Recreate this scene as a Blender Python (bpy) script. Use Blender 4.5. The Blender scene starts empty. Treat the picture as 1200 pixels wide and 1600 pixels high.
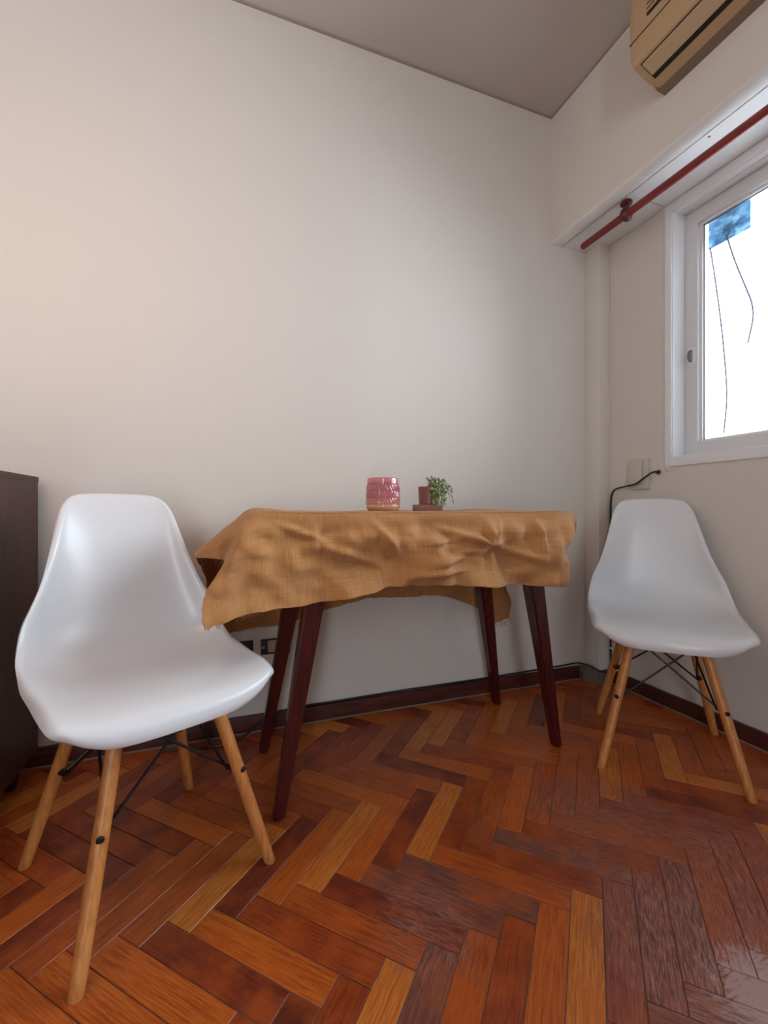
import bpy, bmesh, math, random
from mathutils import Vector, Matrix, noise
random.seed(7)
SC = bpy.context.scene
COL = SC.collection
# ------------------------------------------------------------------ camera
EYE = 0.79
YAW = math.atan(247/685)
cd = bpy.data.cameras.new('camera'); cam = bpy.data.objects.new('camera', cd); COL.objects.link(cam)
cam.location = (0, 0, EYE); cam.rotation_euler = (math.pi/2, 0, -YAW)
cd.sensor_fit = 'VERTICAL'; cd.sensor_height = 36; cd.lens = 36*685/1600
cd.shift_y = -3/1600; cd.clip_start = 0.02
SC.camera = cam
# ------------------------------------------------------------------ world, lights, exposure
W = bpy.data.worlds.new('sky'); SC.world = W; W.use_nodes = True
bg = W.node_tree.nodes['Background']; bg.inputs[0].default_value = (0.80, 0.90, 1.0, 1); bg.inputs[1].default_value = 11.5
def area(name, loc, rot, sx, sy, power, col, portal=False, spread=math.pi):
    l = bpy.data.lights.new(name, 'AREA'); l.shape = 'RECTANGLE'; l.size = sx; l.size_y = sy
    l.energy = power; l.color = col; l.spread = spread
    if portal: l.cycles.is_portal = True
    o = bpy.data.objects.new(name, l); COL.objects.link(o); o.location = loc; o.rotation_euler = rot
    return o
area('window_portal', (1.80, 0.18, 1.49), (0, math.pi/2, 0), 0.98, 2.15, 10, (1, 1, 1), True)
area('fill_portal', (-0.8, -2.32, 1.2), (math.pi/2, 0, 0), 0.5, 2.3, 10, (1, 1, 1), True)  # portal of the added, unseen opening that gives frontal fill
# warm light without a fixture, added left of the frame to tint the wall
lamp = bpy.data.lights.new('warm_tint_light', 'POINT'); lamp.energy = 7.5; lamp.color = (1.0, 0.55, 0.34); lamp.shadow_soft_size = 0.14
lo = bpy.data.objects.new('warm_tint_light', lamp); COL.objects.link(lo); lo.location = (-0.58, 0.78, 1.55)
SC.view_settings.view_transform = 'Standard'; SC.view_settings.look = 'None'
SC.view_settings.gamma = 1; SC.view_settings.use_curve_mapping = False
SC.view_settings.exposure = 0.17
# ------------------------------------------------------------------ materials
def srgb(r, g, b):
    f = lambda c: (c/255/12.92) if c/255 <= 0.04045 else ((c/255+0.055)/1.055)**2.4
    return (f(r), f(g), f(b), 1)
def mat(name, col, rough=0.5, metal=0.0, spec=0.5, coat=0.0):
    m = bpy.data.materials.new(name); m.use_nodes = True
    b = m.node_tree.nodes['Principled BSDF']
    b.inputs['Base Color'].default_value = col; b.inputs['Roughness'].default_value = rough
    b.inputs['Metallic'].default_value = metal; b.inputs['Specular IOR Level'].default_value = spec
    b.inputs['Coat Weight'].default_value = coat
    return m
class N:
    """small node helper"""
    def __init__(s, m): s.t = m.node_tree; s.b = s.t.nodes['Principled BSDF']
    def n(s, kind, **kw):
        x = s.t.nodes.new(kind)
        for k, v in kw.items(): setattr(x, k, v)
        return x
    def l(s, a, b): s.t.links.new(a, b)
    def noise(s, vec, scale, detail=4, rough=0.55):
        x = s.n('ShaderNodeTexNoise'); x.inputs['Scale'].default_value = scale; x.inputs['Detail'].default_value = detail
        x.inputs['Roughness'].default_value = rough
        if vec is not None: s.l(vec, x.inputs['Vector'])
        return x.outputs[0]
    def ramp(s, fac, stops, interp='LINEAR'):
        x = s.n('ShaderNodeValToRGB'); x.color_ramp.interpolation = interp; e = x.color_ramp.elements
        while len(e) < len(stops): e.new(0.5)
        for i, (p, c) in enumerate(stops): e[i].position = p; e[i].color = c
        s.l(fac, x.inputs[0]); return x.outputs[0]
    def mix(s, fac, a, b, mode='MIX'):
        x = s.n('ShaderNodeMix', data_type='RGBA', blend_type=mode)
        for sock, v in ((x.inputs[0], fac), (x.inputs[6], a), (x.inputs[7], b)):
            if hasattr(v, 'is_linked'): s.l(v, sock)
            else: sock.default_value = v
        return x.outputs[2]
    def math(s, op, a, b=0.0, clamp=False):
        x = s.n('ShaderNodeMath', operation=op, use_clamp=clamp)
        for sock, v in ((x.inputs[0], a), (x.inputs[1], b)):
            if hasattr(v, 'is_linked'): s.l(v, sock)
            else: sock.default_value = v
        return x.outputs[0]
    def mapping(s, vec, scale=(1, 1, 1), loc=(0, 0, 0)):
        x = s.n('ShaderNodeMapping'); x.inputs['Scale'].default_value = scale; x.inputs['Location'].default_value = loc
        s.l(vec, x.inputs['Vector']); return x.outputs[0]
    def bump(s, h, strength, dist=0.002):
        x = s.n('ShaderNodeBump'); x.inputs['Strength'].default_value = strength; x.inputs['Distance'].default_value = dist
        s.l(h, x.inputs['Height']); s.l(x.outputs[0], s.b.inputs['Normal'])
    def obj(s): return s.n('ShaderNodeTexCoord').outputs['Object']
    def uv(s): return s.n('ShaderNodeTexCoord').outputs['UV']
    def pos(s): return s.n('ShaderNodeNewGeometry').outputs['Position']

def plaster(name, c):
    m = mat(name, c, 0.75, spec=0.25); k = N(m); p = k.pos()
    v = k.noise(p, 2.2, 3)
    k.l(k.mix(k.math('MULTIPLY', v, 0.25), c, (c[0]*0.93, c[1]*0.91, c[2]*0.88, 1)), k.b.inputs['Base Color'])
    k.bump(k.noise(p, 130, 4, 0.6), 0.16, 0.0012)
    return m
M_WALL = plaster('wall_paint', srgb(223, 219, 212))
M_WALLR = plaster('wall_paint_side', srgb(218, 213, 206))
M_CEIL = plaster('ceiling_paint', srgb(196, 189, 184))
M_TRIM = plaster('box_enamel', srgb(230, 232, 232))
M_FRAME = mat('white_aluminium', srgb(236, 238, 240), 0.32)
M_SASH = mat('sash_enamel', srgb(220, 221, 222), 0.35)
M_GASKET = mat('grey_gasket', srgb(120, 126, 130), 0.6)
M_WHITE = mat('shell_plastic', srgb(218, 221, 224), 0.27, spec=0.45)
k = N(M_WHITE); k.bump(k.noise(k.obj(), 420, 2), 0.06, 0.0004)
M_BLACK = mat('black_steel', srgb(26, 24, 28), 0.42, 0.3)
M_RUBBER = mat('black_plastic', srgb(20, 18, 20), 0.5)
M_CABLE = mat('cable_rubber', srgb(32, 32, 36), 0.45)
M_PANELDARK = mat('dark_slot', srgb(24, 18, 14), 0.7)

def wood(name, light, dark, rough=0.4, axis=2, coat=0.0, stretch=14, scale=9):
    m = mat(name, light, rough, coat=coat); k = N(m); v = k.obj()
    sc = [stretch]*3; sc[axis] = 1.0
    mp = k.mapping(v, tuple(sc))
    g = k.noise(mp, scale, 6, 0.6); big = k.noise(v, 5, 2)
    f = k.math('ADD', k.math('MULTIPLY', g, 0.75), k.math('MULTIPLY', big, 0.25))
    k.l(k.ramp(f, [(0.36, dark), (0.6, light)]), k.b.inputs['Base Color'])
    k.bump(g, 0.08, 0.0008)
    return m
M_LEG = wood('beech_leg', srgb(205, 140, 78), srgb(176, 108, 52), 0.38)
M_TABLE = wood('mahogany_stain', srgb(80, 22, 20), srgb(48, 11, 12), 0.3, coat=0.1)
M_CAB = wood('espresso_wood', srgb(74, 38, 32), srgb(46, 22, 20), 0.5, stretch=6)
M_BASE = wood('baseboard_wood', srgb(96, 48, 40), srgb(58, 30, 30), 0.45, axis=0, stretch=12)
M_ROD = wood('red_rod_wood', srgb(136, 44, 36), srgb(106, 32, 30), 0.42, axis=1)
M_ROD2 = wood('rod_bracket_wood', srgb(98, 32, 36), srgb(74, 22, 28), 0.38)

def parquet_mat(island=False):
    m = mat('parquet_oak', srgb(170, 85, 30), 0.3, spec=0.5); k = N(m)
    v = k.obj(); info = k.n('ShaderNodeObjectInfo'); rnd = k.n('ShaderNodeNewGeometry').outputs['Random Per Island'] if island else info.outputs['Random']
    comb = k.n('ShaderNodeCombineXYZ')
    for i in range(3): k.l(k.math('MULTIPLY', rnd, (37.0, 91.0, 13.0)[i]), comb.inputs[i])
    add = k.n('ShaderNodeVectorMath', operation='ADD'); k.l(v, add.inputs[0]); k.l(comb.outputs[0], add.inputs[1])
    pv = add.outputs[0]
    grain = k.noise(k.mapping(pv, (3.0, 60.0, 3.0)), 5, 7, 0.65)
    fine = k.noise(k.mapping(pv, (10.0, 260.0, 4.0)), 5, 3, 0.6)
    blot = k.noise(pv, 14, 3)
    tone = k.ramp(rnd, [(0.0, srgb(112, 48, 26)), (0.14, srgb(150, 70, 32)), (0.30, srgb(170, 86, 34)), (0.44, srgb(130, 56, 28)),
                        (0.58, srgb(186, 102, 40)), (0.72, srgb(150, 68, 34)), (0.86, srgb(202, 122, 50)), (1.0, srgb(104, 46, 30))])
    if not island: tone = info.outputs['Color']      # each plank carries its own wood tone
    c = k.mix(k.math('MULTIPLY', k.ramp(grain, [(0.42, (0, 0, 0, 1)), (0.62, (1, 1, 1, 1))]), 0.75), tone, k.mix(1.0, tone, srgb(190, 130, 110), 'MULTIPLY'))
    c = k.mix(k.math('MULTIPLY', k.ramp(fine, [(0.5, (0, 0, 0, 1)), (0.7, (1, 1, 1, 1))]), 0.35), c, srgb(84, 34, 18))
    c = k.mix(k.math('MULTIPLY', k.ramp(blot, [(0.42, (0, 0, 0, 1)), (0.66, (1, 1, 1, 1))]), 0.4), c, srgb(204, 98, 34))
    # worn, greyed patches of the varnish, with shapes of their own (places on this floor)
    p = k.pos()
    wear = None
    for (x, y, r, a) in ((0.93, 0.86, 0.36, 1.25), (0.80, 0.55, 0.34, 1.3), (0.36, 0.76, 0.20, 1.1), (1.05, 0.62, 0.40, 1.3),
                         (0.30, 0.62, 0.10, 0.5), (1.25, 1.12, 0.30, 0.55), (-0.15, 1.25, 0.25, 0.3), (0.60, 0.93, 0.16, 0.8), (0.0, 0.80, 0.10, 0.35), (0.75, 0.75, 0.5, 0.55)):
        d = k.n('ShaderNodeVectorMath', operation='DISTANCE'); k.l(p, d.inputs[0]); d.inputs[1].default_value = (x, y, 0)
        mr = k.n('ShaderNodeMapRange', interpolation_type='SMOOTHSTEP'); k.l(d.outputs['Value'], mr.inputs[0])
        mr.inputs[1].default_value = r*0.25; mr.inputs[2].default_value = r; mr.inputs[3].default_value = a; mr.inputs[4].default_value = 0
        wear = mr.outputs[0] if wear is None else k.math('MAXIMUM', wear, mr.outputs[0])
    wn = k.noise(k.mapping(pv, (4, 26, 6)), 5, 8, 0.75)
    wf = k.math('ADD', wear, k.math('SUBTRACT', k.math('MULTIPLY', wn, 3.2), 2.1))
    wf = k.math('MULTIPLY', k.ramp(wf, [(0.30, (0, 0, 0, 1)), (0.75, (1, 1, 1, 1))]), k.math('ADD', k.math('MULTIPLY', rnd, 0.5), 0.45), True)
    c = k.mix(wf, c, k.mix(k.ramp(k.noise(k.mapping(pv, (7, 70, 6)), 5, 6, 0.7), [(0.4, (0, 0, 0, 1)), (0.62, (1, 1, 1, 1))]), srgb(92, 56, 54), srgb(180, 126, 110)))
    # window glare painted into the colour as a pale patch, near right corner
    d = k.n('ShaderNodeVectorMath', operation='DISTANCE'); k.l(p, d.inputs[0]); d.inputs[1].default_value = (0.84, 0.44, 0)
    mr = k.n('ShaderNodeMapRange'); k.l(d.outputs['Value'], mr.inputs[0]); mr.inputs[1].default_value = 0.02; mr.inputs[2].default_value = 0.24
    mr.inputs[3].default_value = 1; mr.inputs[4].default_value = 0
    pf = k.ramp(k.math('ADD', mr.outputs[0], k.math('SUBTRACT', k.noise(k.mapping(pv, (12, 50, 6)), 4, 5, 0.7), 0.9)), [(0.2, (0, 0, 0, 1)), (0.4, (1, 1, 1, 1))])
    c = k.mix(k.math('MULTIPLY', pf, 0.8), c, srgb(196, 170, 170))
    k.l(c, k.b.inputs['Base Color'])
    r = k.math('ADD', k.math('MULTIPLY', k.noise(p, 9, 4), 0.22), 0.24)
    r = k.math('ADD', r, k.math('MULTIPLY', wf, 0.22))
    k.l(r, k.b.inputs['Roughness'])
    k.bump(k.math('ADD', grain, k.math('MULTIPLY', fine, 0.6)), 0.12, 0.0010)
    return m
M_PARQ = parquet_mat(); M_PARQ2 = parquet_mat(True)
M_SUB = mat('joint_filler', srgb(128, 100, 86), 0.9)

def burlap_mat():
    m = mat('burlap', srgb(186, 132, 78), 0.85, spec=0.15); k = N(m); uv = k.uv()
    def threads(axis, per_m):
        w = k.n('ShaderNodeTexWave', wave_type='BANDS', bands_direction=axis); w.inputs['Scale'].default_value = per_m/6.2832*2
        w.inputs['Distortion'].default_value = 1.2; w.inputs['Detail'].default_value = 2; w.inputs['Detail Scale'].default_value = 2
        k.l(uv, w.inputs['Vector']); return w.outputs['Fac']
    a, b = threads('X', 330), threads('Y', 330)
    weave = k.math('MAXIMUM', a, b)
    sx = k.noise(k.mapping(uv, (420, 9, 1)), 1.2, 2); sy = k.noise(k.mapping(uv, (9, 420, 1)), 1.2, 2)
    streak = k.math('MULTIPLY', k.math('ADD', sx, sy), 0.5)
    c = k.ramp(streak, [(0.34, srgb(172, 120, 70)), (0.5, srgb(190, 138, 86)), (0.66, srgb(208, 162, 110))])
    c = k.mix(k.math('MULTIPLY', k.math('SUBTRACT', 1.0, weave), 0.55), c, srgb(120, 76, 40))
    big = k.noise(uv, 5, 3)
    c = k.mix(k.math('MULTIPLY', big, 0.3), c, srgb(174, 118, 70))
    k.l(c, k.b.inputs['Base Color'])
    k.bump(k.math('ADD', weave, k.math('MULTIPLY', streak, 1.2)), 0.5, 0.0012)
    k.b.inputs['Sheen Weight'].default_value = 0.15
    return m
M_BURLAP = burlap_mat()

def glass_mat():
    m = bpy.data.materials.new('window_glass'); m.use_nodes = True; t = m.node_tree
    for n in list(t.nodes):
        if n.type != 'OUTPUT_MATERIAL': t.nodes.remove(n)
    out = t.nodes['Material Output']
    tr = t.nodes.new('ShaderNodeBsdfTransparent'); gl = t.nodes.new('ShaderNodeBsdfGlossy'); gl.inputs['Roughness'].default_value = 0.02
    fr = t.nodes.new('ShaderNodeFresnel'); fr.inputs[0].default_value = 1.45; mx = t.nodes.new('ShaderNodeMixShader')
    t.links.new(fr.outputs[0], mx.inputs[0]); t.links.new(tr.outputs[0], mx.inputs[1]); t.links.new(gl.outputs[0], mx.inputs[2])
    t.links.new(mx.outputs[0], out.inputs[0]); return m
M_GLASS = glass_mat()
# ------------------------------------------------------------------ mesh helpers
def link(name, bm, material, parent=None, smooth=False):
    me = bpy.data.meshes.new(name); bm.normal_update(); bm.to_mesh(me); bm.free()
    if material: me.materials.append(material)
    if smooth:
        for p in me.polygons: p.use_smooth = True
    o = bpy.data.objects.new(name, me); COL.objects.link(o)
    if parent: o.parent = parent
    return o
def smart(o, ang=0.6):
    me = o.data
    for p in me.polygons: p.use_smooth = True
    bm = bmesh.new(); bm.from_mesh(me)
    for e in bm.edges:
        if len(e.link_faces) == 2 and e.calc_face_angle(0) > ang: e.smooth = False
    bm.to_mesh(me); bm.free(); return o
def box(bm, x0, x1, y0, y1, z0, z1, bevel=0.0, seg=2):
    g = bmesh.ops.create_cube(bm, size=1)['verts']
    for v in g:
        v.co = Vector(((x0+x1)/2+v.co.x*(x1-x0), (y0+y1)/2+v.co.y*(y1-y0), (z0+z1)/2+v.co.z*(z1-z0)))
    if bevel:
        es = set(e for v in g for e in v.link_edges)
        bmesh.ops.bevel(bm, geom=list(es), offset=bevel, segments=seg, affect='EDGES', profile=0.6)
def boxo(name, r, material, parent=None, bevel=0.0):
    bm = bmesh.new(); box(bm, *r, bevel=bevel); o = link(name, bm, material, parent)
    return smart(o) if bevel else o
def ring_pts(c, d, r, n, up=None):
    d = d.normalized(); up = up or (Vector((0, 0, 1)) if abs(d.z) < 0.9 else Vector((1, 0, 0)))
    a = d.cross(up).normalized(); b = a.cross(d)
    return [c + a*math.cos(2*math.pi*i/n)*r + b*math.sin(2*math.pi*i/n)*r for i in range(n)]
def tube(bm, pts, radii, n=10, caps=True):
    pts = [Vector(p) for p in pts]
    if not hasattr(radii, '__len__'): radii = [radii]*len(pts)
    rings = []
    for i, p in enumerate(pts):
        d = (pts[min(i+1, len(pts)-1)] - pts[max(i-1, 0)])
        rings.append([bm.verts.new(q) for q in ring_pts(p, d, radii[i], n)])
    for a, b in zip(rings, rings[1:]):
        for i in range(n): bm.faces.new((a[i], a[(i+1) % n], b[(i+1) % n], b[i]))
    if caps: bm.faces.new(rings[0][::-1]); bm.faces.new(rings[-1])
def smooth_path(pts, k=6):
    P = [Vector(p) for p in pts]; P = [P[0]*2-P[1]] + P + [P[-1]*2-P[-2]]; out = []
    for i in range(1, len(P)-2):
        for j in range(k):
            t = j/k; a, b, c, d = P[i-1:i+3]
            out.append(0.5*((2*b)+(-a+c)*t+(2*a-5*b+4*c-d)*t*t+(-a+3*b-3*c+d)*t**3))
    out.append(P[-2]); return out
def lathe(bm, prof, n=48, c=(0, 0, 0), rf=None):
    rings = []
    for (r, z) in prof:
        rings.append([bm.verts.new((c[0]+(r+(rf(i/n, z) if rf else 0))*math.cos(2*math.pi*i/n),
                                    c[1]+(r+(rf(i/n, z) if rf else 0))*math.sin(2*math.pi*i/n), c[2]+z)) for i in range(n)])
    for a, b in zip(rings, rings[1:]):
        for i in range(n): bm.faces.new((a[i], a[(i+1) % n], b[(i+1) % n], b[i]))
    bm.faces.new(rings[0][::-1]); bm.faces.new(rings[-1])
def prism(bm, prof, y0, y1):
    """profile in x,z extruded along y"""
    a = [bm.verts.new((x, y0, z)) for x, z in prof]; b = [bm.verts.new((x, y1, z)) for x, z in prof]; n = len(prof)
    for i in range(n): bm.faces.new((a[i], a[(i+1) % n], b[(i+1) % n], b[i]))
    bm.faces.new(a[::-1]); bm.faces.new(b)
    bmesh.ops.recalc_face_normals(bm, faces=bm.faces)
def thing(name, label, cat, loc=(0, 0, 0), rz=0, group=None):
    o = bpy.data.objects.new(name, None); COL.objects.link(o); o.location = loc; o.rotation_euler = (0, 0, rz)
    o.empty_display_size = 0.05
    return tag(o, label, cat, group)
def tag(o, label, cat, group=None):
    o['label'] = label; o['category'] = cat
    if group: o['group'] = group
    return o
def struct(o, label, cat):
    o['kind'] = 'structure'; o['label'] = label; o['category'] = cat; return o
# ------------------------------------------------------------------ room measures
XR, XB, YB, XL, YF, ZC = 1.674, 1.413, 1.640, -1.75, -2.30, 2.60
ZBEAM = 2.014
WY0, WY1, WZ0, WZ1 = -0.90, 1.2556, 0.999, 1.98
struct(boxo('wall_back', (XL-0.1, XR+0.25, YB, YB+0.12, -0.05, ZC+0.1), M_WALL), 'plain off-white plaster wall behind the table', 'wall')
bm = bmesh.new()
for r in ((XR, XR+0.15, YF, WY0, -0.05, ZC), (XR, XR+0.15, WY1, YB, -0.05, ZC), (XR, XR+0.15, WY0, WY1, -0.05, WZ0), (XR, XR+0.15, WY0, WY1, WZ1, ZC)): box(bm, *r)
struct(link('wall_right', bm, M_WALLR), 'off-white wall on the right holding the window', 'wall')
struct(boxo('wall_left', (XL-0.1, XL, YF, YB, -0.05, ZC), M_WALL), 'off-white wall on the left outside the frame', 'wall')
bm = bmesh.new()
for r in ((XL-0.1, -1.05, YF-0.1, YF, -0.05, ZC), (-0.55, XR+0.15, YF-0.1, YF, -0.05, ZC), (-1.05, -0.55, YF-0.1, YF, 2.35, ZC), (-1.05, -0.55, YF-0.1, YF, -0.05, 0.05)): box(bm, *r)
struct(link('wall_front', bm, M_WALL), 'wall behind the camera with an opening added for fill light', 'wall')
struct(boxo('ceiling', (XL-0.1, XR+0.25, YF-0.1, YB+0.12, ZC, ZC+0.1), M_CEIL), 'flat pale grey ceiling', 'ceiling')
# thin grey strips along the joints under the ceiling
bm = bmesh.new(); box(bm, XL, XB-0.004, YB-0.004, YB, ZC-0.008, ZC)
struct(link('trim_1', bm, mat('gap_grey', srgb(158, 146, 138), 0.8)), 'thin grey joint between back wall and ceiling', 'trim')
bm = bmesh.new(); box(bm, XB-0.004, XB, YF, YB, ZC-0.008, ZC)
struct(link('trim_2', bm, bpy.data.materials['gap_grey']), 'thin grey joint between boxed beam and ceiling', 'trim')
# boxed beam (roller shutter box) over the window
bm = bmesh.new(); box(bm, XB, XR, YF, YB, ZBEAM+0.006, ZC)
beam = struct(link('trim_3', bm, M_WALL), 'boxed plaster beam projecting above the window', 'beam')
bm = bmesh.new(); prism(bm, [(XB-0.001, ZBEAM+0.012), (XB+0.001, ZBEAM+0.004), (XB+0.008, ZBEAM-0.001), (XB+0.05, ZBEAM-0.002), (XB+0.056, ZBEAM+0.002), (XB+0.058, ZBEAM+0.010)], YF, YB)
smart(link('lip', bm, M_TRIM, beam))
bm = bmesh.new(); box(bm, XB+0.060, XR-0.002, YF, 1.279, ZBEAM+0.000, ZBEAM+0.008, 0.0015)
link('shutter_cover', bm, M_TRIM, beam)
bm = bmesh.new(); box(bm, XB+0.060, XR-0.002, 1.2825, YB, ZBEAM+0.000, ZBEAM+0.008)
link('soffit_board', bm, M_TRIM, beam)
bm = bmesh.new(); tube(bm, [(1.49, 0.99, ZBEAM-0.001), (1.49, 0.99, ZBEAM+0.004)], 0.0035, 8); link('screw', bm, M_BLACK, beam)
# pipe box in the corner
col = struct(boxo('trim_4', (1.609, XR, 1.556, YB, 0, ZBEAM), M_WALL, None, 0.003), 'boxed-in pipe column in the far right corner', 'column')
# ------------------------------------------------------------------ window
win = bpy.data.objects.new('window_1', None); COL.objects.link(win); win.location = (XR, WY1, WZ0)
struct(win, 'white sliding window on the right wall', 'window')
def wpart(name, rs, m, parent=win, bevel=0.0015):
    bm = bmesh.new()
    for r in rs: box(bm, *r, bevel=bevel)
    bm.transform(Matrix.Translation(-Vector(win.location))); return smart(link(name, bm, m, parent))
wpart('casing', [(XR-0.006, XR+0.002, WY1, WY1+0.027, WZ0-0.035, 2.013), (XR-0.006, XR+0.002, WY0, WY1, WZ1, 2.013),
                 (XR-0.008, XR+0.002, WY0-0.03, WY1, WZ0-0.035, WZ0)], M_FRAME)
wpart('casing_foot', [(XR-0.006, XR+0.001, WY1+0.004, WY1+0.022, WZ0-0.052, WZ0-0.034)], M_WALLR)
wpart('reveal', [(XR, XR+0.13, WY1-0.003, WY1+0.001, WZ0, WZ1), (XR, XR+0.13, WY0, WY1, WZ0-0.001, WZ0+0.004),
                 (XR, XR+0.13, WY0, WY1, WZ1-0.004, WZ1+0.001)], M_FRAME, bevel=0)
wpart('head_track', [(XR+0.028, XR+0.034, WY0, WY1-0.003, WZ1-0.014, WZ1-0.003), (XR+0.118, XR+0.124, WY0, WY1-0.003, WZ1-0.02, WZ1-0.003)], M_SASH)
def sash(y0, y1, x, handle):
    zb, zt, w = WZ0+0.006, WZ1-0.006, 0.051
    s = wpart('sash', [(x, x+0.03, y1-w, y1, zb, zt), (x, x+0.03, y0, y0+w, zb, zt), (x, x+0.03, y0+w, y1-w, zb, zb+w), (x, x+0.03, y0+w, y1-w, zt-w-0.006, zt)], M_SASH)
    a, b, c, d = y0+w, y1-w, zb+w, zt-w-0.006; e = 0.009
    q = wpart('glazing_bead', [(x+0.013, x+0.027, b-e, b, c, d), (x+0.013, x+0.027, a, a+e, c, d), (x+0.013, x+0.027, a+e, b-e, c, c+e), (x+0.013, x+0.027, a+e, b-e, d-e, d)], M_FRAME, s, 0.001)
    q = wpart('gasket', [(x+0.021, x+0.026, b-e-0.003, b-e, c+e, d-e), (x+0.021, x+0.026, a+e, b-e, c+e, c+e+0.003), (x+0.021, x+0.026, a+e, b-e, d-e-0.003, d-e)], M_GASKET, s, 0)
    q = wpart('glass_pane', [(x+0.0245, x+0.0255, a+e*0.5, b-e*0.5, c+e*0.5, d-e*0.5)], M_GLASS, s, 0)
    if handle:
        h = wpart('latch', [(x-0.003, x, y1-0.042, y1-0.016, 1.372, 1.432)], M_FRAME, s, 0.0015)
        bm = bmesh.new(); yc = y1-0.026
        pr = [(x-0.003, 1.377), (x-0.012, 1.385), (x-0.016, 1.40), (x-0.012, 1.418), (x-0.003, 1.427)]
        prism(bm, pr, yc-0.006, yc+0.006); bm.transform(Matrix.Translation(-Vector(win.location))); smart(link('finger_pull', bm, M_GASKET, s))
sash(0.48, WY1-0.004, XR+0.067, True); sash(-0.27, 0.53, XR+0.030, False); sash(-0.897, -0.22, XR+0.067, False)
wpart('shutter_slat', [(XR+0.150, XR+0.160, WY0, WY1, 1.945, 2.0)], mat('shutter_blue', srgb(150, 176, 186), 0.6))
# unseen opening added behind the camera for frontal fill light
w2 = bpy.data.objects.new('fill_opening', None); COL.objects.link(w2); w2.location = (-0.1, YF-0.05, 0.05); struct(w2, 'unseen opening added behind the camera for fill light', 'window')
bm = bmesh.new()
for r in ((-1.05, -0.99, YF-0.08, YF-0.03, 0.05, 2.35), (-0.61, -0.55, YF-0.08, YF-0.03, 0.05, 2.35), (-0.99, -0.61, YF-0.08, YF-0.03, 2.29, 2.35), (-0.99, -0.61, YF-0.08, YF-0.03, 0.05, 0.11)): box(bm, *r)
bm.transform(Matrix.Translation(-Vector(w2.location))); link('fill_frame', bm, M_FRAME, w2)
# ------------------------------------------------------------------ floor of herringbone planks
fl = boxo('floor', (XL-0.1, XR+0.1, YF-0.1, YB+0.05, -0.05, -0.0022), M_SUB)
struct(fl, 'worn reddish herringbone parquet floor', 'floor')
PW, PN = 0.0585, 5; PL = PW*PN; U0, V0 = -0.503, 0.762; R2 = math.sqrt(0.5); GAP = 0.0010
def uv2xy(u, v): return Vector(((u+v)*R2, (v-u)*R2, 0))
def plank_mesh():
    bm = bmesh.new(); box(bm, -PL/2+GAP, PL/2-GAP, -PW/2+GAP, PW/2-GAP, -0.008, 0.0, 0.0007, 1)
    me = bpy.data.meshes.new('plank'); bm.to_mesh(me); bm.free(); me.materials.append(M_PARQ); return me
PM = plank_mesh()
s, c_ = math.sin(YAW), math.cos(YAW)
def inview(x, y):
    d = x*s+y*c_; l = x*c_-y*s
    if d < 0.15: return False
    px = 600+685*l/d; py = 797+685*EYE/d
    return -70 < px < 1270 and py < 1700
planks = []
for i in range(-90, 90):
    for j in range(-14, 15):
        u, v = U0+i*PW+j*PL, V0+i*PW-j*PL
        for kind in (0, 1):
            cu, cv = (u+PL/2, v+PW/2) if kind == 0 else (u+PW/2, v+PW+PL/2)
            c = uv2xy(cu, cv)
            if XL-0.2 < c.x < XR+0.2 and YF-0.2 < c.y < YB+0.2: planks.append((c, kind))
def clip_and_keep(bm):
    for co, no in (((XR, 0, 0), (1, 0, 0)), ((XL, 0, 0), (-1, 0, 0)), ((0, YB, 0), (0, 1, 0)), ((0, YF, 0), (0, -1, 0))):
        r = bmesh.ops.bisect_plane(bm, geom=bm.verts[:]+bm.edges[:]+bm.faces[:], plane_co=co, plane_no=no, clear_outer=True)
        es = [e for e in r['geom_cut'] if isinstance(e, bmesh.types.BMEdge)]
        if es: bmesh.ops.holes_fill(bm, edges=es)
    return len(bm.faces)
rest = bmesh.new()
TONE = {'D': srgb(130, 60, 38), 'G': srgb(138, 90, 74), 'R': srgb(158, 74, 36), 'M': srgb(180, 94, 42), 'O': srgb(200, 108, 40), 'Y': srgb(216, 136, 58), 'W': srgb(150, 86, 72), 'P': srgb(168, 116, 112)}
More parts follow.
